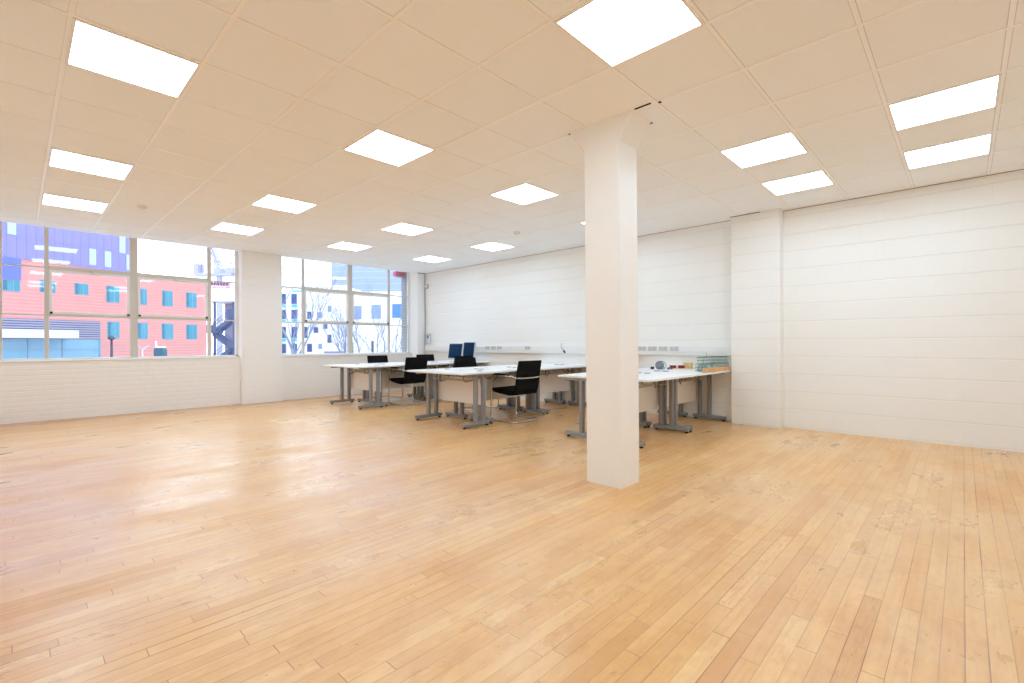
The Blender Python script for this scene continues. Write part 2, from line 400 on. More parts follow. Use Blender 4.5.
# ceiling tee grid (24 mm bars) and wall angle
tg = MB(); zt = CEIL - 0.004
k = math.ceil((XL - GX) / TILE)
while GX + k * TILE < XR:
    x = GX + k * TILE; tg.box(x - 0.012, x + 0.012, YN, YW - 0.006, zt, CEIL + 0.002); k += 1
k = math.ceil((YN - GY) / TILE)
while GY + k * TILE < YW:
    y = GY + k * TILE; tg.box(XL, XR, y - 0.012, y + 0.012, zt + 0.0015, CEIL + 0.002); k += 1
struct(tg.build('trim_3', M['grid']))
wa = MB()
wa.box(XR - 0.022, XR, YN, 1.715, zt - 0.002, CEIL + 0.002); wa.box(XR - 0.022, XR, 2.325, 9.665, zt - 0.002, CEIL + 0.002)
wa.box(6.803, 6.825, 1.693, 2.347, zt - 0.002, CEIL + 0.002)
struct(wa.build('trim_4', M['grid']))
sg = MB()   # open shadow gaps where cut tiles meet the masonry
sg.box(XR - 0.006, XR + 0.001, YN, 1.715, CEIL - 0.011, CEIL - 0.006); sg.box(XR - 0.006, XR + 0.001, 2.325, 9.665, CEIL - 0.011, CEIL - 0.006)
struct(sg.build('trim_6', M['soft_gap']))
sg = MB()
sg.box(6.815, 6.826, 1.95, 2.33, CEIL - 0.012, CEIL - 0.005)
sg.box(6.78, 6.99, 9.655, 9.667, CEIL - 0.014, CEIL - 0.005)
sg.box(3.178, 3.192, 1.640, 1.768, CEIL - 0.005, CEIL + 0.001); sg.box(3.478, 3.481, 1.775, 1.90, CEIL - 0.003, CEIL + 0.001)
sg.box(3.20, 3.225, 1.572, 1.592, CEIL - 0.006, CEIL + 0.001); sg.box(3.18, 3.20, 2.358, 2.378, CEIL - 0.004, CEIL + 0.001)
sg.box(3.470, 3.486, 1.776, 1.790, CEIL - 0.004, CEIL + 0.001)
struct(sg.build('trim_5', M['dark_gap']))

# ------------------------------------------------------------------ ceiling lights
LIGHTS = {
    (0, 5): 'square white ceiling light panel, big and slanting at the upper left',
    (0, 9): 'white ceiling light panel, middle one of the left-hand file of three',
    (0, 12): 'white ceiling light panel nearest the left end of the left window',
    (3, 1): 'biggest white ceiling light panel, overhead in front of the column',
    (3, 5): 'diamond-looking white ceiling light panel left of the column and high up',
    (3, 9): 'white ceiling light panel high above the pier between the two windows',
    (3, 12): 'white ceiling light panel just above the right end of the left window',
    (6, 5): 'white ceiling light panel just left of the column near its top',
    (6, 9): 'white ceiling light panel high above the right end of the right window',
    (6, 12): 'white ceiling light panel just above the middle of the right window',
    (9, 5): 'white ceiling light panel almost wholly hidden behind the column, only a corner showing',
    (9, 9): 'white ceiling light panel beside the back wall, second from the far corner',
    (9, 12): 'smallest white ceiling light panel, in the far corner beside the right window',
    (7, 1): 'white ceiling light panel right of the column, nearer of two before the masonry pilaster',
    (9, 1): 'white ceiling light panel right above the masonry pilaster, farther of its pair',
    (7, -1): 'white ceiling light panel at the right edge, nearer and larger of that pair',
    (9, -1): 'white ceiling light panel at the right edge, farther and closer to the blank wall',
}
HIDDEN = [(0, 1), (3, -1), (0, -1)]
lp = empty('ceiling_light', (0, 0, CEIL))
fr = MB()
for a in ((-.294, .294, -.294, -.278), (-.294, .294, .278, .294), (-.294, -.278, -.278, .278), (.278, .294, -.278, .278)):
    fr.box(a[0], a[1], a[2], a[3], -0.010, 0.0)
fr.build('frame', M['lamp_frame'], lp)
MB().box(-.278, .278, -.278, .278, -0.0065, -0.001).build('diffuser', M['lamp'], lp)
first = True
for (i, j), lab in LIGHTS.items():
    o = lp if first else copy_tree(lp); first = False
    o.location = (GX + (i + .5) * TILE, GY + (j + .5) * TILE, CEIL)
    tag(o, lab, 'ceiling light', 'ceiling light panels')
for (i, j) in HIDDEN:
    o = copy_tree(lp); o.location = (GX + (i + .5) * TILE, GY + (j + .5) * TILE, CEIL)
    tag(o, 'white ceiling light panel overhead, above and behind the picture edge', 'ceiling light', 'ceiling light panels outside the picture')

# smoke detectors
for (x, y), lab in (((1.098, 7.46), 'small round white smoke detector on the ceiling near the left window'), ((5.41, 5.047), 'small round white smoke detector on the ceiling left of the column')):
    s = empty('smoke_detector', (x, y, CEIL)); tag(s, lab, 'smoke detector', 'smoke detectors')
    MB().lathe([(0.05, 0.0), (0.05, -0.012), (0.046, -0.018)][::-1], 20).build('base', M['plastic_white'], s)
    MB().lathe([(0.020, -0.042), (0.034, -0.036), (0.038, -0.018)], 20).build('sensor_head', M['plastic_white'], s)

# ------------------------------------------------------------------ windows
def window(name, x0, x1, mull, wide_cells, ztop=3.0):
    """mull: list of (x, width); rows split at the transoms; the wide cells carry casements"""
    root = empty(name, ((x0 + x1) / 2, 9.90, SILL)); root['kind'] = 'structure'
    ox, oy, oz = root.location
    T1, T2 = 1.565, 2.275; zb = SILL + 0.022
    f = MB()
    def bx(b, xa, xb, za, zc, ya=9.875, yb=9.925): b.box(xa - ox, xb - ox, ya - oy, yb - oy, za - oz, zc - oz)
    bx(f, x0, x0 + 0.05, zb, ztop); bx(f, x1 - 0.05, x1, zb, ztop)
    bx(f, x0, x1, zb, zb + 0.028); bx(f, x0, x1, ztop - 0.03, ztop)
    edges = [x0 + 0.05] + [v for m_ in mull for v in (m_[0] - m_[1] / 2, m_[0] + m_[1] / 2)] + [x1 - 0.05]
    cells = [(edges[k], edges[k + 1]) for k in range(0, len(edges), 2)]
    mu = MB()
    for x, w in mull: bx(mu, x - w / 2, x + w / 2, zb + 0.028, ztop - 0.03, 9.862 if w > 0.06 else 9.872, 9.928)
    mu.build('mullion', M['frame'], root, bevel=0.004)
    tr = MB()
    for n_, (a, b) in enumerate(cells):
        wide = n_ in wide_cells
        for zt_, h in ((T1, 0.022 if not wide else 0.036), (T2, 0.022 if not wide else 0.06)):
            bx(tr, a, b, zt_ - h / 2, zt_ + h / 2, 9.868 if wide else 9.878, 9.926)
    tr.build('transom', M['frame'], root, bevel=0.003)
    fo = f.build('frame', M['frame_white'], root, bevel=0.003)
    rows = [(zb + 0.028, T1), (T1, T2), (T2, ztop - 0.03)]
    for n_, (a, b) in enumerate(cells):
        wide = n_ in wide_cells
        for q, (za, zc) in enumerate(rows):
            gl = MB(); bx(gl, a, b, za + 0.012, zc - 0.012, 9.898, 9.902); gl.build('pane', M['glass'], root)
            if wide and q == 1:                                   # pivoting casement with its own sash and catch
                sa = MB(); w = 0.034
                zlo, zhi = za + 0.018, zc - 0.030
                for r in ((a, a + w, zlo, zhi), (b - w, b, zlo, zhi), (a + w, b - w, zlo, zlo + w), (a + w, b - w, zhi - w, zhi)):
                    bx(sa, r[0], r[1], r[2], r[3], 9.855, 9.895)
                s_ = sa.build('casement', M['frame_white'], root, bevel=0.003)
                h = MB(); cxm = (a + b) / 2
                h.box(cxm - 0.02 - ox, cxm + 0.02 - ox, -0.075, -0.03, zhi + 0.0 - oz, zhi + 0.03 - oz)
                h.tube([(cxm - ox, -0.07, zhi + 0.015 - oz), (cxm + 0.035 - ox, -0.085, zhi - 0.035 - oz)], 0.009, 8)
                h.build('catch', M['frame'], s_)
                d = MB()
                for xx in (a + 0.022, b - 0.022): d.box(xx - 0.016 - ox, xx + 0.016 - ox, -0.062, -0.045, zlo + 0.002 - oz, zlo + 0.034 - oz)
                d.build('hinge', M['dark_metal'], s_)
    return root
window('window_1', -0.62, 2.885, [(-0.16, 0.045), (0.312, 0.05), (1.335, 0.10), (2.415, 0.055)], (2, 3))
window('window_2', 3.60, 6.69, [(4.10, 0.045), (5.13, 0.105), (6.12, 0.05)], (1, 2))

# ------------------------------------------------------------------ desks
DH, DT = 0.735, 0.025
def make_desk(width=1.23, depth=0.60, inset=0.045):
    """origin at the floor under the middle of the desk; the user sits at -y"""
    r = empty('office_desk')
    MB().box(-width / 2, width / 2, -depth / 2, depth / 2, DH - DT, DH).build('tabletop', M['top'], r, bevel=0.003)
    for s in (-1, 1):
        x = s * (width / 2 - inset)
        yb, yf = depth / 2 - 0.04, -depth / 2 + 0.09
        l = MB().box(x - 0.03, x + 0.03, yf, yb, 0.022, 0.070).build('leg', M['steel'], r, bevel=0.010)
        for ya in (-0.005, 0.135): MB().box(x - 0.028, x + 0.028, ya, ya + 0.05, 0.068, DH - DT - 0.03).build('post', M['steel'], l, bevel=0.008)
        MB().box(x - 0.03, x + 0.03, yf + 0.02, yb, DH - DT - 0.032, DH - DT).build('top_arm', M['steel'], l, bevel=0.005)
        for yy in (yf + 0.035, yb - 0.035):
            MB().lathe([(0.022, 0.0), (0.024, 0.012), (0.012, 0.016), (0.010, 0.024)], 14, x, yy).build('foot_pad', M['black'], l)
    MB().box(-width / 2 + 0.08, width / 2 - 0.08, depth / 2 - 0.100, depth / 2 - 0.082, 0.27, DH - DT - 0.075).build('modesty_panel', M['panel'], r, bevel=0.002)
    for s in (-1, 1): MB().box(s * (width / 2 - 0.15) - 0.015, s * (width / 2 - 0.15) + 0.015, depth / 2 - 0.118, depth / 2 - 0.104, DH - DT - 0.16, DH - DT).build('panel_bracket', M['steel'], r)
    MB().box(-width / 2 + 0.10, width / 2 - 0.10, -0.03, 0.01, DH - DT - 0.028, DH - DT).build('rail', M['steel'], r)
    # hanging wire cable tray
    t = MB(); xa, xb = -width / 2 + 0.2, width / 2 - 0.2; y0, y1 = 0.02, depth / 2 - 0.125; zt, zb_ = DH - DT - 0.012, DH - DT - 0.105
    for yy, zz in ((y0, zt), (y0, zb_), (y1, zb_), (y1, zt), ((y0 + y1) / 2, zb_)): t.tube([(xa, yy, zz), (xb, yy, zz)], 0.0042, 6)
    n = 14
    for k in range(n + 1):
        xx = xa + (xb - xa) * k / n
        t.tube([(xx, y0, zt), (xx, y0, zb_), (xx, y1, zb_), (xx, y1, zt)], 0.0036, 5)
    t.build('cable_tray', M['wire'], r)
    for xx in (-0.36, 0.36):
        MB().lathe([(0.036, DH - DT - 0.045), (0.040, DH - DT - 0.040), (0.040, DH + 0.0005), (0.044, DH + 0.003), (0.020, DH + 0.0035)], 18, xx, depth / 2 - 0.055).build('cable_grommet', M['black'], r)
    c = MB(); c2 = MB()
    c.tube(fillet([(-0.30, 0.08, DH - DT - 0.02), (-0.32, 0.06, DH - DT - 0.15), (-0.2, 0.1, DH - DT - 0.12), (-0.15, 0.12, DH - DT - 0.06)], 0.05), 0.005, 6)
    c2.tube(fillet([(0.18, 0.10, DH - DT - 0.04), (0.25, 0.05, DH - DT - 0.13), (0.36, 0.08, DH - DT - 0.11), (0.40, 0.16, DH - DT - 0.04)], 0.05), 0.005, 6)
    c.build('cable', M['cable'], r); c2.build('cable', M['cable'], r)
    return r
row_desk = make_desk(1.23)
end_desk = make_desk(1.21, 0.60, 0.08)
BENCH = {'far': 7.98, 'middle': 5.26}
used = [False, False]
def put(src, k, x, y, rz, label, group):
    o = copy_tree(src) if used[k] else src; used[k] = True
    o.location = (x, y, 0); o.rotation_euler = (0, 0, rz); tag(o, label, 'desk', group)
TXT = {'far': 'far bench', 'middle': 'middle bench'}
for b, yc in BENCH.items():
    ex = 4.23
    put(end_desk, 1, ex, yc, -PI / 2, 'white end desk set crosswise at the left end of the ' + TXT[b], 'desks of the ' + b + ' bench')
    for n_, x in enumerate((5.15, 6.382)):
        w = ('next to the end desk', 'against the back wall')[n_]
        put(row_desk, 0, x, yc - 0.305, 0, 'white front-row desk of the ' + TXT[b] + ' ' + w, 'desks of the ' + b + ' bench')
        put(row_desk, 0, x, yc + 0.305, PI, 'white rear-row desk of the ' + TXT[b] + ' ' + w, 'desks of the ' + b + ' bench')
for n_, x in enumerate((5.155, 6.387)):
    w = ('at the open end beside the column', 'at the wall end beside the pilaster')[n_]
    put(row_desk, 0, x, 2.655, 0, 'white front-row desk of the near bench ' + w, 'desks of the near bench')
    put(row_desk, 0, x, 3.265, PI, 'white rear-row desk of the near bench ' + w, 'desks of the near bench')

# ------------------------------------------------------------------ chairs
def make_chair():
    """cantilever meeting chair facing +y; origin on the floor"""
    r = empty('cantilever_chair')
    h = 0.262
    path = [(-h, -0.20, 0.655), (-h, 0.20, 0.675), (-h, 0.235, 0.012), (-h, -0.25, 0.012), (h, -0.25, 0.012), (h, 0.235, 0.012), (h, 0.20, 0.675), (h, -0.20, 0.655)]
    MB().tube(fillet(path, 0.075, 6), 0.013, 10).build('frame', M['chrome'], r)
    MB().tube(fillet([(-h, -0.20, 0.655), (-h, -0.262, 0.635), (-0.12, -0.287, 0.628), (0.12, -0.287, 0.628), (h, -0.262, 0.635), (h, -0.20, 0.655)], 0.04, 5), 0.0125, 10).build('back_bar', M['chrome'], r)
    for s in (-1, 1):
        MB().box(s * h - 0.022, s * h + 0.022, -0.17, 0.15, 0.667, 0.690).build('armrest', M['black'], r, bevel=0.009, seg=3)
        MB().tube([(s * h, 0.222, 0.43), (s * 0.20, 0.20, 0.435)], 0.010, 8).build('seat_bracket', M['chrome'], r)
    seat = [(0.255, 0.425), (0.262, 0.445), (0.25, 0.468), (0.20, 0.478), (0.0, 0.462), (-0.15, 0.448), (-0.22, 0.450), (-0.235, 0.42), (-0.21, 0.388), (-0.12, 0.380), (0.05, 0.395), (0.20, 0.415)]
    MB().sweep_x(seat, -0.235, 0.235).build('seat', M['fabric'], r, bevel=0.008)
    mid = [(-0.215, 0.425), (-0.245, 0.47), (-0.262, 0.55), (-0.270, 0.63), (-0.285, 0.72), (-0.305, 0.81), (-0.318, 0.875)]
    fr_, bk = [], []
    for k, (y, z) in enumerate(mid):
        t = 0.016 if k < len(mid) - 1 else 0.010
        fr_.append((y + t, z)); bk.append((y - t * 0.6, z))
    MB().sweep_x(fr_ + bk[::-1], -0.235, 0.235).build('backrest', M['fabric'], r, bevel=0.007)
    return r
ch0 = make_chair()
CH = [
    (5.03, 4.75, -0.03, 'black cantilever chair at the front row of the middle bench, seen from behind'),
    (5.06, 7.54, -0.02, 'black cantilever chair at the front row of the far bench, seen from behind'),
    (6.16, 7.50, -0.03, 'black cantilever chair behind the middle bench, in front of the blue monitors, farther of two'),
    (5.46, 6.02, PI + 0.03, 'charcoal backrest chair behind the middle bench, nearer of two before the monitors'),
    (5.25, 8.62, PI, 'dark chair behind the far bench, in front of the right window'),
    (6.46, 8.62, PI - 0.03, 'dark chair behind the far bench, close to the far corner'),
]
for k, (x, y, rz, lab) in enumerate(CH):
    o = ch0 if k == 0 else copy_tree(ch0)
    o.location = (x, y, 0); o.rotation_euler = (0, 0, rz); tag(o, lab, 'chair', 'black cantilever chairs around the desks')

# ------------------------------------------------------------------ monitors
def make_monitor(w, h, zc):
    r = empty('monitor')
    MB().box(-0.10, 0.10, -0.09, 0.09, 0.0, 0.012).build('base', M['silver'], r, bevel=0.005)
    MB().box(-0.03, 0.03, 0.02, 0.045, 0.010, zc).build('stand', M['silver'], r, bevel=0.006)
    tl = math.radians(-9); c, s = math.cos(tl), math.sin(tl)
    def T(p): x, y, z = p; return (x, y * c - z * s, zc + y * s + z * c)
    def tb(x0, x1, y0, y1, z0, z1): return MB().quadbox([T(p) for p in [(x0, y0, z0), (x1, y0, z0), (x1, y1, z0), (x0, y1, z0), (x0, y0, z1), (x1, y0, z1), (x1, y1, z1), (x0, y1, z1)]])
    tb(-w / 2, w / 2, -0.02, 0.018, -h / 2, h / 2).build('housing', M['silver'], r, bevel=0.004)
    tb(-w / 2 + 0.014, w / 2 - 0.014, -0.0225, -0.018, -h / 2 + 0.016, h / 2 - 0.014).build('screen', M['screen'], r)
    return r
m1 = make_monitor(0.40, 0.33, 0.225); m1.location = (6.38, 7.72, DH + 0.001); m1.rotation_euler = (0, 0, -PI / 2 + 0.10)
tag(m1, 'blue-screened monitor with silver bezel on the far bench, left of two', 'monitor', 'monitors on the far bench')
m2 = make_monitor(0.36, 0.345, 0.245); m2.location = (6.70, 7.66, DH + 0.001); m2.rotation_euler = (0, 0, -PI / 2 + 0.02)
tag(m2, 'blue-screened monitor with silver bezel on the far bench, right of two', 'monitor', 'monitors on the far bench')

# ------------------------------------------------------------------ dado trunking, socket plates, handset, bell, cable
t = empty('dado_trunking', (6.975, 5.9, 0.94)); tag(t, 'long white dado trunking with socket plates along the back wall', 'cable trunking')
MB().box(-0.03, 0.024, -3.57, 3.70, -0.01, 0.128).build('body', M['pvc'], t, bevel=0.004)
MB().box(-0.036, -0.028, -3.57, 3.70, 0.044, 0.052).build('cover_ridge', M['pvc'], t)
for y in (7.35, 7.17, 6.99, 6.2, 3.74, 3.56, 3.38, 3.20):
    p = MB().box(-0.036, -0.029, y - 5.9 - 0.073, y - 5.9 + 0.073, 0.056, 0.122).build('socket_plate', M['pvc_grey'], t, bevel=0.003)
    d = MB()
    for q in (-0.036, 0.036):
        for dy, dz, a, b in ((0, 0.108, 0.004, 0.006), (-0.011, 0.078, 0.005, 0.003), (0.011, 0.078, 0.005, 0.003)):
            d.box(-0.0372, -0.035, y - 5.9 + q + dy - a, y - 5.9 + q + dy + a, dz - b, dz + b)
    d.build('pin_holes', M['socket_dark'], p)
tag(MB().tube(fillet([(6.935, 5.36, 1.12), (6.93, 5.37, 1.06), (6.93, 5.32, 0.99), (6.925, 5.30, 0.965)], 0.03), 0.0035, 8).tube([(6.928, 5.31, 0.985), (6.925, 5.27, 0.945)], 0.016, 8).build('hanging_plug', M['cable']), 'short dark cable with a plug hanging from the back wall trunking', 'plug')

h = empty('entry_handset', (6.985, 9.43, 1.11)); tag(h, 'white wall-mounted entry handset with a blue display near the far corner', 'intercom')
MB().box(-0.035, 0.014, -0.01, 0.14, 0.0, 0.26).build('body', M['pvc_grey'], h, bevel=0.010)
MB().box(-0.0375, -0.034, 0.012, 0.09, 0.14, 0.215).build('display', M['lcd'], h)
MB().tube(fillet([(-0.035, -0.045, 0.20), (-0.055, -0.045, 0.17), (-0.055, -0.045, 0.06), (-0.035, -0.045, 0.03)], 0.03), 0.018, 10).build('receiver', M['plastic_white'], h)
s = empty('wall_sounder', (6.98, 9.56, 2.53)); tag(s, 'small round grey sounder high on the back wall by the far corner', 'alarm sounder')
MB().tube([(0.019, 0, 0), (-0.02, 0, 0)], 0.06, 20).build('base', M['pvc_grey'], s)
MB().tube([(-0.02, 0, 0), (-0.05, 0, 0)], 0.045, 20, 0.03).build('dome', M['plastic_white'], s)
tag(MB().tube([(6.985, 9.64, 0.01), (6.985, 9.642, 0.9), (6.984, 9.638, 1.6), (6.985, 9.641, CEIL - 0.02)], 0.006, 8).build('riser_cable', M['cable_mid']), 'thin dark cable running up the far corner to the ceiling', 'cable')

# ------------------------------------------------------------------ bits on the near bench
def coil(cx, cy, z, R, n, rr, rng):
    b = MB()
    for k in range(n):
        rad = R * rng.uniform(0.55, 1.0); tx, ty = rng.uniform(-1.2, 1.2), rng.uniform(-1.2, 1.2)
        mt = Matrix.Rotation(tx, 3, 'X') @ Matrix.Rotation(ty, 3, 'Y'); pts = []
        ox, oy = rng.uniform(-.5, .5) * R, rng.uniform(-.5, .5) * R
        for q in range(22):
            a = 2 * PI * q / 22; p = mt @ Vector((rad * math.cos(a), rad * math.sin(a), rng.uniform(-.006, .006))); pts.append([p.x + ox, p.y + oy, p.z])
        lo = min(p[2] for p in pts)
        b.tube([(cx + p[0], cy + p[1], z + p[2] - lo + rr) for p in pts], rr, 6, closed=True)
    return b
rng = random.Random(3)
o = empty('cable_coil', (6.50, 3.20, DH)); tag(o, 'tangled grey cable coil with blue and red plugs on the near bench', 'cable')
coil(0, 0, 0, 0.062, 14, 0.0045, rng).build('loops', M['cable_grey'], o)
MB().box(0.00, 0.05, -0.12, -0.095, 0.0, 0.03).build('blue_plug', M['blue'], o, bevel=0.005)
MB().box(0.05, 0.10, -0.15, -0.122, 0.0, 0.022).build('red_plug', M['red'], o, bevel=0.005)
MB().box(-0.075, -0.03, 0.085, 0.125, 0.0, 0.035).build('black_plug', M['black'], o, bevel=0.006)
tag(MB().quadbox([(6.56, 3.14, DH), (6.60, 2.84, DH), (6.92, 2.84, DH), (6.88, 3.14, DH), (6.56, 3.14, DH + .012), (6.60, 2.84, DH + .012), (6.92, 2.84, DH + .012), (6.88, 3.14, DH + .012)]).build('card_sheet', M['card'], bevel=0.002), 'pale yellow card sheet lying under the maroon packs on the near bench', 'card')
for (x, y, rz), lab in (((6.645, 3.085, -0.9), 'maroon pack on the pale card, left of two, beside the cable coil'), ((6.70, 2.985, -0.9), 'maroon pack on the pale card, right of two, beside the tan box')):
    p = empty('card_pack', (x, y, DH + 0.013), rz); tag(p, lab, 'pack', 'maroon packs on the near bench')
    MB().box(-0.045, 0.045, -0.028, 0.028, 0.0, 0.042).build('sleeve', M['maroon'], p, bevel=0.006)
    MB().box(-0.049, -0.044, -0.022, 0.022, 0.006, 0.036).build('end_flap', M['card'], p)
p = empty('small_box', (6.80, 2.92, DH + 0.013), 0.15); tag(p, 'small tan cardboard box standing on the pale card sheet', 'box')
MB().box(-0.06, 0.06, -0.05, 0.05, 0.0, 0.062).build('carton', M['tan'], p, bevel=0.004)
MB().box(-0.066, 0.066, -0.056, 0.056, 0.052, 0.082).build('lid', M['tan'], p, bevel=0.004)

# a stack of wire mesh baskets with a row of small blocks in front
bk = empty('wire_basket', (6.64, 2.51, DH)); tag(bk, 'tangle of green-grey wire baskets heaped on the near bench beside the pilaster', 'wire basket')
def lattice(x0, x1, y0, y1, z0, z1, px=0.035, pz=0.035, r=0.003):
    b = MB(); n = max(2, int((x1 - x0) / px)); nz = max(2, int((z1 - z0) / pz)); ny = max(2, int((y1 - y0) / px))
    for k in range(n + 1):
        x = x0 + (x1 - x0) * k / n; b.tube([(x, y0, z1), (x + 0.01, y0, z0), (x + 0.01, y1, z0), (x, y1, z1)], r, 5)
    for k in range(nz + 1):
        z = z0 + (z1 - z0) * k / nz; b.tube([(x0, y0, z), (x1, y0, z), (x1, y1, z), (x0, y1, z)], r * 1.2, 5, closed=True)
    for k in range(1, ny):
        y = y0 + (y1 - y0) * k / ny; b.tube([(x0, y, z0), (x1, y, z0)], r, 5)
    return b
lattice(-0.30, 0.33, -0.10, 0.12, 0.003, 0.095).build('lower_basket', M['green_wire'], bk)
lattice(-0.26, 0.31, -0.085, 0.105, 0.099, 0.185).build('upper_basket', M['green_wire'], bk)
cl = coil(-0.36, -0.02, 0.0, 0.075, 9, 0.0038, rng); cl.tube(fillet([(-0.33, 0, 0.10), (-0.30, 0.0, 0.20), (-0.22, 0.02, 0.17), (-0.19, 0.0, 0.22), (-0.22, 0, 0.25)], 0.04), 0.0035, 6)
cl.build('loose_wire', M['green_wire'], bk)
for k in range(10):
    tag(MB().box(-0.036, 0.036, -0.022, 0.022, 0, 0.055).build('wooden_block', M['orange'], bevel=0.006, loc=(6.05 + k * 0.09, 2.382, DH)),
        'small orange-brown block in the row in front of the wire baskets', 'block', 'orange-brown blocks in a row on the near bench')

# ------------------------------------------------------------------ outdoors
GZ = -4.0
struct(MB().box(-60, 110, YW + 0.9, 190, GZ - 0.4, GZ).build('ground', M['ground']))

def wbox(parent, name, m, x0, x1, y0, y1, z0, z1, bevel=0.0): return MB().box(x0, x1, y0, y1, z0, z1).build(name, m, parent, bevel=bevel)
# red building across the street
A27 = math.radians(27.0)
rb = empty('red_building', (6.697, 61.056, GZ), A27); Z = -GZ
tag(rb, 'long red building with teal windows and purple upper cladding behind the left window', 'building')
wbox(rb, 'wall', M['red_brick'], -45, 10.15, 0.0, 14, 0.0, 8.5 + Z)
wbox(rb, 'coping', M['red_edge'], 1.75, 10.2, -0.08, 0.5, 8.5 + Z, 8.62 + Z)
cl = wbox(rb, 'cladding', M['purple'], -45, 1.72, -0.10, 10, 8.45 + Z, 19 + Z)
wbox(rb, 'low_cladding', M['royal'], -45, -7.25, -0.10, 0.05, 6.62 + Z, 8.45 + Z)
jt = MB(); x = 1.72
while x > -20: jt.box(x - 0.025, x + 0.025, -0.112, -0.09, 8.45 + Z, 19 + Z); x -= 0.66
for z in (10.33, 12.2, 14.1): jt.box(-45, 1.72, -0.112, -0.09, z - 0.03 + Z, z + 0.03 + Z)
jt.build('joint', M['purple_joint'], cl)
for (n_, z0, z1) in ((1, 8.75, 10.3), (4, 8.75, 10.3), (6, 8.75, 10.3), (2, 10.36, 12.17), (15, 10.36, 12.17), (18, 8.75, 10.3)):
    xr = 1.72 - (n_ - 1) * 0.66
    wbox(cl, 'pale_panel', M['pale_panel'], xr - 0.62, xr - 0.04, -0.125, -0.09, z0 + Z, z1 + Z)
def rwin(x0, x1, z0, z1):
    w = wbox(rb, 'window', M['win_frame'], x0, x1, -0.02, 0.2, z0 + Z, z1 + Z)
    wbox(w, 'pane', M['teal_glass'], x0 + 0.05, x1 - 0.05, -0.04, 0.1, z0 + 0.05 + Z, z1 - 0.05 + Z)
    wbox(w, 'blind', M['teal_dark'], x0 + 0.06, x0 + 0.30, -0.05, 0.0, z0 + 0.06 + Z, z1 - 0.06 + Z)
    wbox(w, 'bar', M['win_frame'], (x0 + x1) / 2 + 0.08, (x0 + x1) / 2 + 0.14, -0.055, 0.0, z0 + 0.06 + Z, z1 - 0.06 + Z)
for r_ in ((-5.93, -4.79, 5.75, 6.85), (-3.34, -2.21, 5.82, 6.9), (-0.70, 0.51, 5.32, 6.95), (2.3, 3.2, 5.32, 7.0), (4.81, 6.0, 5.35, 7.07), (7.57, 8.87, 5.40, 7.15),
           (-0.62, 0.5, 1.75, 3.42), (2.2, 3.27, 1.72, 3.43), (4.75, 6.05, 1.72, 3.45), (7.56, 8.92, 1.74, 3.45), (-8.42, -7.27, 5.62, 6.58), (-11.0, -9.6, 5.62, 6.58)): rwin(*r_)
lv = wbox(rb, 'louvre', M['slat_back'], -14, -1.25, -0.03, 0.3, 1.70 + Z, 3.38 + Z)
for k in range(8): wbox(lv, 'blade', M['slat'], -14, -1.25, -0.16, -0.02, 1.74 + k * 0.21 + Z, 1.86 + k * 0.21 + Z)
gz = wbox(rb, 'shopfront', M['shop_glass'], -14, -1.25, -0.05, 0.3, -4.0 + Z, 1.66 + Z)
gb = MB()
for x in (-9.9, -6.75, -4.3, -1.3): gb.box(x - 0.06, x + 0.06, -0.12, 0.0, -4.0 + Z, 1.68 + Z)
for z in (0.72,): gb.box(-14, -1.25, -0.12, 0.0, z - 0.04 + Z, z + 0.04 + Z)
gb.build('glazing_bar', M['win_frame'], gz)
wbox(rb, 'canopy', M['canopy'], -14, -3.95, -1.6, 0.1, 1.72 + Z, 2.45 + Z)

# helpers in the picture-facing frame of the far buildings (true world positions)
def lx(px, D): return (px - 512) / F_PX * D
def lz(py, D): return EYE - (py - CY - 0.0034 * 250) / F_PX * D - GZ
def far_root(name, D): 
    p = FWD * D; return empty(name, (p.x, p.y, GZ), YAW - PI / 2)

# outside stair tower with roof block
D = 66; st = far_root('stair_tower', D); tag(st, 'white-topped tower with a blue-grey zigzag steel stair beside the red building', 'building')
wbox(st, 'roof_block', M['white_out'], lx(209, D), lx(246, D), -1.0, 4, lz(302, D), lz(289, D))
wbox(st, 'core', M['slat'], lx(214, D), lx(246, D), 2.5, 4, 0, lz(302, D))
wbox(st, 'hoarding', M['hoard'], lx(211, D), lx(233, D), -0.8, -0.6, lz(289, D), lz(283, D))
hd = MB()
for k in range(7): hd.box(lx(212 + k * 3, D), lx(213.6 + k * 3, D), -0.84, -0.79, lz(286.5, D), lz(282.5, D))
hd.build('hoarding_slot', M['hoard_dark'], st)
for px in (212, 217, 236, 245): wbox(st, 'post', M['steel_dark'], lx(px, D) - 0.12, lx(px, D) + 0.12, -0.6, -0.36, 0, lz(302, D))
xa, xb = lx(215, D), lx(234, D); hgt = 2.1; z = lz(302, D) - hgt; k = 0
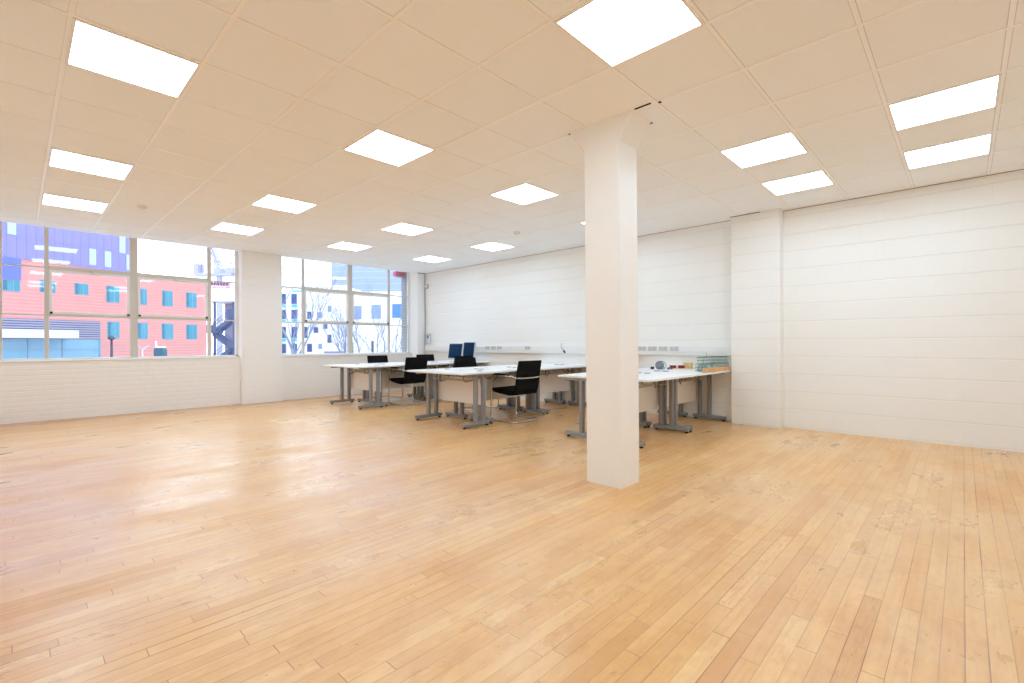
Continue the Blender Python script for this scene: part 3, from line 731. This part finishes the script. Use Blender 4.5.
while z > 0.3:
    wbox(st, 'landing', M['steel_dark'], xa - 1.2 if k % 2 else xb - 0.6, xa + 0.6 if k % 2 else xb + 2.0, -0.7, 1.2, z - 0.12, z)
    p0 = (xa, z - hgt) if k % 2 == 0 else (xb, z - hgt); p1 = (xb, z) if k % 2 == 0 else (xa, z)
    fl = MB().quadbox([(p0[0], -0.6, p0[1] - .45), (p1[0], -0.6, p1[1] - .45), (p1[0], 0.8, p1[1] - .45), (p0[0], 0.8, p0[1] - .45), (p0[0], -0.6, p0[1] + .2), (p1[0], -0.6, p1[1] + .2), (p1[0], 0.8, p1[1] + .2), (p0[0], 0.8, p0[1] + .2)])
    fo = fl.build('stair_flight', M['steel_dark'], st)
    rl = MB()
    for dz in (0.7, 1.15): rl.tube([(p0[0], -0.62, p0[1] + dz), (p1[0], -0.62, p1[1] + dz)], 0.05, 6)
    rl.build('handrail', M['steel_dark'], fo)
    wbox(st, 'balustrade', M['steel_dark'], xa - 1.2 if k % 2 else xb - 0.6, xa + 0.6 if k % 2 else xb + 2.0, -0.72, -0.66, z, z + 1.0)
    z -= hgt; k += 1

# crane standing behind it
D = 90; cr = far_root('crane', D); tag(cr, 'lilac-grey construction crane above the stair tower behind the left window', 'crane')
wbox(cr, 'mast', M['crane'], lx(218, D), lx(221.5, D), -0.4, 0.4, 0, lz(274, D))
wbox(cr, 'deck', M['crane'], lx(197, D), lx(234, D), -0.9, 0.9, lz(276, D), lz(273.6, D))
wbox(cr, 'counterweight', M['crane'], lx(196.5, D), lx(201, D), -0.9, 0.9, lz(274, D), lz(264, D), 0.1)
wbox(cr, 'cab', M['crane'], lx(216, D), lx(223, D), -0.9, 0.9, lz(274, D), lz(268, D), 0.15)
wbox(cr, 'winch_house', M['crane'], lx(228, D), lx(236, D), -0.9, 0.9, lz(274, D), lz(268, D), 0.15)
jb = MB(); A = Vector((lx(220, D), 0, lz(268, D))); B = Vector((lx(203, D), 0, lz(225, D)))
nrm = Vector((B.z - A.z, 0, -(B.x - A.x))).normalized() * 0.32
for s in (-1, 1):
    for yy in (-0.3, 0.3): jb.tube([A + nrm * s + Vector((0, yy, 0)), B + nrm * s * 0.6 + Vector((0, yy, 0))], 0.12, 6)
for k in range(12):
    a = A.lerp(B, k / 12); b = A.lerp(B, (k + 1) / 12); s = 1 if k % 2 else -1
    jb.tube([a + nrm * s + Vector((0, -.3, 0)), b - nrm * s + Vector((0, -.3, 0))], 0.06, 5)
jb.build('jib', M['crane'], cr)
sy = MB()
for p, q in (((202, 240), (202, 272)), ((204.5, 240), (204.5, 272)), ((217, 261), (236, 264)), ((229, 272), (236, 250)), ((207, 266), (217, 261))):
    sy.tube([(lx(p[0], D), 0, lz(p[1], D)), (lx(q[0], D), 0, lz(q[1], D))], 0.09, 5)
sy.build('stay', M['crane'], cr)

# street furniture in front of the red building
def at(px, dep): p = FWD * dep + RGT * ((px - 512) / F_PX * dep); return p
def zat(py, dep, px): return EYE - (py - CY + ROLL * (px - 512)) / F_PX * dep
p = at(111.6, 43); l = empty('street_lamp', (p.x, p.y, GZ)); tag(l, 'dark slim street lamp in front of the red wall, left of its low windows', 'street lamp')
zt = zat(337, 43, 111) - GZ
MB().tube([(0, 0, 0), (0, 0, zt)], 0.13, 8, 0.09).build('pole', M['lampgrey'], l)
MB().lathe([(0.15, zt), (0.28, zt + 0.08), (0.22, zt + 0.25), (0.06, zt + 0.34)], 12).build('lamp_head', M['lampgrey'], l)
p = at(142.3, 43); l = empty('street_lamp', (p.x, p.y, GZ)); tag(l, 'pale two-armed street lamp in front of the red wall', 'street lamp')
zt = zat(344, 43, 142) - GZ
MB().tube([(0, 0, 0), (0, 0, zt - 0.25)], 0.07, 8).build('pole', M['lamppale'], l)
MB().tube([(-0.36, -0.18, zt), (0, 0, zt - 0.3), (0.36, 0.18, zt)], 0.06, 6).build('arm', M['lamppale'], l)
for s in (-1, 1): MB().box(s * 0.38 - 0.12, s * 0.38 + 0.12, s * 0.18 - 0.1, s * 0.18 + 0.1, zt - 0.02, zt + 0.08).build('lamp_head', M['lamppale'], l, bevel=0.03)
p = at(160.5, 42); l = empty('street_signal', (p.x, p.y, GZ), YAW - PI / 2); tag(l, 'dark rounded box on a post with a white spike, before the red wall', 'street signal')
zb = zat(355, 42, 160) - GZ; zt = zat(345.5, 42, 160) - GZ
MB().tube([(0, 0, 0), (0, 0, zb)], 0.12, 8).build('post', M['lampgrey'], l)
MB().box(-0.46, 0.46, -0.3, 0.3, zb, zt).build('casing', M['signal'], l, bevel=0.16, seg=3)
MB().box(-0.34, 0.34, -0.25, 0.25, zt, zt + 0.12).build('cap', M['white_out'], l, bevel=0.05)
MB().tube([(-0.36, 0, zt - 0.1), (-0.42, 0, zt + 0.62)], 0.09, 8, 0.05).build('spike', M['white_out'], l)

# white and lilac buildings behind the right window
def fwin(root, m, D, px0, px1, py0, py1, fy=0.0, frame='canopy'):
    w = wbox(root, 'window', M[frame], lx(px0, D) - 0.06, lx(px1, D) + 0.06, fy - 0.03, fy + 0.2, lz(py1, D) - 0.06, lz(py0, D) + 0.06)
    wbox(w, 'pane', M[m], lx(px0, D), lx(px1, D), fy - 0.05, fy + 0.1, lz(py1, D), lz(py0, D))
D = 72; wb = far_root('white_building', D); tag(wb, 'white rendered building with scattered small dark windows behind the right window', 'building')
wbox(wb, 'wall', M['white_render'], lx(255, D), lx(349, D), 0, 12, 0, lz(287, D))
wbox(wb, 'parapet', M['white_out'], lx(255, D), lx(349.4, D), -0.15, 0.3, lz(287, D), lz(285.5, D))
for px0, px1 in ((280.5, 286), (291.7, 297)):
    for a, b in ((294, 304), (310, 319), (327, 338), (344, 353), (360, 369)):
        fwin(wb, 'navy', D, px0, px1, a, b)
        wbox(wb, 'spandrel', M['bright_teal'], lx(px0, D), lx(px1, D), -0.04, 0.1, lz(b + 3.6, D), lz(b + 0.6, D))
for (m_, a, b, c_, d) in (('navy', 303, 307.5, 327, 338), ('navy', 307.5, 311.5, 311.8, 319), ('navy', 307.3, 312, 344, 352), ('sky_glass', 318, 322, 312.5, 318), ('navy', 313.8, 318.3, 327.4, 333), ('navy', 323.6, 327.6, 323.8, 329), ('navy', 327.6, 331.5, 335, 343), ('sky_glass', 328, 331.5, 306, 312), ('bright_teal', 304.5, 307.5, 304, 308.5), ('sky_glass', 318.5, 322, 344, 349), ('bright_teal', 293, 303, 290.5, 292)):
    fwin(wb, m_, D, a, b, c_, d)
wbox(wb, 'balcony_rail', M['rail'], lx(327, D), lx(348, D), -1.2, -1.1, lz(353.5, D), lz(351.5, D))
wbox(wb, 'drainpipe', M['rail'], lx(345.3, D), lx(346.2, D), -0.12, 0.0, lz(358, D), lz(330, D))
D = 64; wc = far_root('white_block', D); tag(wc, 'white block with three large blue windows in a row behind the right window', 'building')
wbox(wc, 'wall', M['white_render'], lx(350.5, D), lx(440, D), 0, 8, 0, lz(292, D))
for m_, a, b, c_, d in (('sky_glass', 353, 361.7, 306.5, 319.5), ('sky_glass', 372, 381, 305.3, 319), ('blue_glass', 392.5, 401.5, 304.5, 318.3), ('blue_glass', 412, 421, 304, 318)): fwin(wc, m_, D, a, b, c_, d)
D = 92; wd = far_root('lilac_tower', D); tag(wd, 'pale lilac tower block rising above the white buildings behind the right window', 'building')
wbox(wd, 'wall', M['lilac'], lx(331.5, D), lx(445, D), 0, 14, 0, lz(205, D))
jn = MB()
for k in range(14): jn.box(lx(331.5, D), lx(445, D), -0.03, 0.02, lz(290 - k * 6, D) - 0.05, lz(290 - k * 6, D) + 0.05)
jn.build('cladding_joint', M['pale_panel'], wd)

# red alarm box on the outer brick reveal
al = empty('alarm_box', (6.559, 10.055, 2.775)); tag(al, 'red alarm box outside, high at the top right of the right window', 'alarm box')
MB().box(-0.19, 0.069, -0.07, 0.06, 0.0, 0.115).build('casing', M['alarm'], al, bevel=0.02)
MB().box(-0.16, 0.02, -0.08, 0.04, -0.03, 0.002).build('lamp_base', M['pale_panel'], al, bevel=0.01)

# bare trees
def tree(px, dep, h, seed, lean=0.0, spread=0.55, r=0.10, label=''):
    rg = random.Random(seed); b = MB(); n = [0]
    def grow(p, d, L, r, lv):
        n[0] += 1; pts = [p]; q = p.copy(); dd = d.copy()
        for k in range(4):
            dd = (dd + Vector((rg.uniform(-1, 1), rg.uniform(-1, 1), rg.uniform(-.1, .5))) * 0.13).normalized()
            q = q + dd * (L / 4); pts.append(q.copy())
        b.tube(pts, r, 7 if lv < 2 else 5, r * 0.62)
        if lv >= 5: return
        for k in range(3 if lv < 4 else 2):
            t = rg.uniform(0.45, 1.0) if k else 1.0; i = min(4, max(1, int(t * 4)))
            a = rg.uniform(0, 2 * PI); side = Vector((math.cos(a), math.sin(a), 0))
            nd = (dd + side * rg.uniform(spread * 0.6, spread * 1.2) + Vector((0, 0, 0.15))).normalized()
            grow(pts[i], nd, L * rg.uniform(0.6, 0.8), r * 0.56, lv + 1)
    p = at(px, dep)
    o = empty('bare_tree', (p.x, p.y, GZ)); tag(o, label, 'tree', 'bare winter trees outside the right window')
    grow(Vector((0, 0, 0)), Vector((lean, 0, 1)).normalized(), h * 0.36, r, 0)
    b.build('trunk_and_branches', M['bark'], o)
TREES = [(296, 34, 13.5, 5, -0.08, 0.6, 0.15, 'big bare tree with spreading branches at the left side of the right window'),
         (343, 42, 11, 8, 0.0, 0.5, 0.10, 'slim bare tree just left of the thick middle mullion of the right window'),
         (360.5, 36, 9.5, 12, 0.02, 0.55, 0.12, 'bare tree with a clear trunk forking low, just right of the thick mullion'),
         (378, 40, 10, 21, 0.05, 0.5, 0.10, 'thin bare tree under the middle blue window of the white block'),
         (393, 34, 9, 33, 0.10, 0.55, 0.10, 'slanting bare tree at the right end of the right window')]
for t_ in TREES: tree(*t_)
p = at(372.5, 40); tag(MB().tube([(p.x, p.y, GZ), (p.x, p.y, zat(340, 40, 372))], 0.11, 8).build('bollard_post', M['lampgrey']), 'short blue-grey post standing among the bare trees outside the right window', 'post')

# ------------------------------------------------------------------ sky, camera, view
w = bpy.data.worlds.new('overcast sky'); bpy.context.scene.world = w; w.use_nodes = True
nt = w.node_tree; bg = nt.nodes['Background']
tcw = nt.nodes.new('ShaderNodeTexCoord'); sp = nt.nodes.new('ShaderNodeSeparateXYZ'); nt.links.new(tcw.outputs['Generated'], sp.inputs[0])
rp = nt.nodes.new('ShaderNodeValToRGB'); e = rp.color_ramp.elements
e[0].position = 0.0; e[0].color = (0.93, 0.965, 1.0, 1); e[1].position = 0.6; e[1].color = (0.78, 0.89, 1.0, 1)
nt.links.new(sp.outputs[2], rp.inputs[0]); nt.links.new(rp.outputs[0], bg.inputs[0])
bg.inputs[1].default_value = 2.8

cam = bpy.data.cameras.new('camera'); cam.sensor_fit = 'HORIZONTAL'; cam.sensor_width = 36.0; cam.lens = F_PX / 1024 * 36.0
cam.shift_y = (CY - 341.5) / 1024.0; cam.clip_start = 0.02; cam.clip_end = 500
co = bpy.data.objects.new('camera', cam); C.objects.link(co)
cr_, sr_ = math.cos(ROLL), math.sin(ROLL)
R = RGT * cr_ + UP * sr_; U = UP * cr_ - RGT * sr_; B = -FWD
co.matrix_world = Matrix(((R.x, U.x, B.x, 0), (R.y, U.y, B.y, 0), (R.z, U.z, B.z, EYE), (0, 0, 0, 1)))
sc = bpy.context.scene; sc.camera = co
sc.view_settings.view_transform = 'Standard'; sc.view_settings.look = 'None'; sc.view_settings.gamma = 1.0
sc.view_settings.exposure = 0.0; sc.view_settings.use_curve_mapping = False
sc.cycles.max_bounces = 14; sc.cycles.diffuse_bounces = 8; sc.cycles.glossy_bounces = 6; sc.cycles.transparent_max_bounces = 16
sc.cycles.use_denoising = True; sc.cycles.sample_clamp_indirect = 8.0
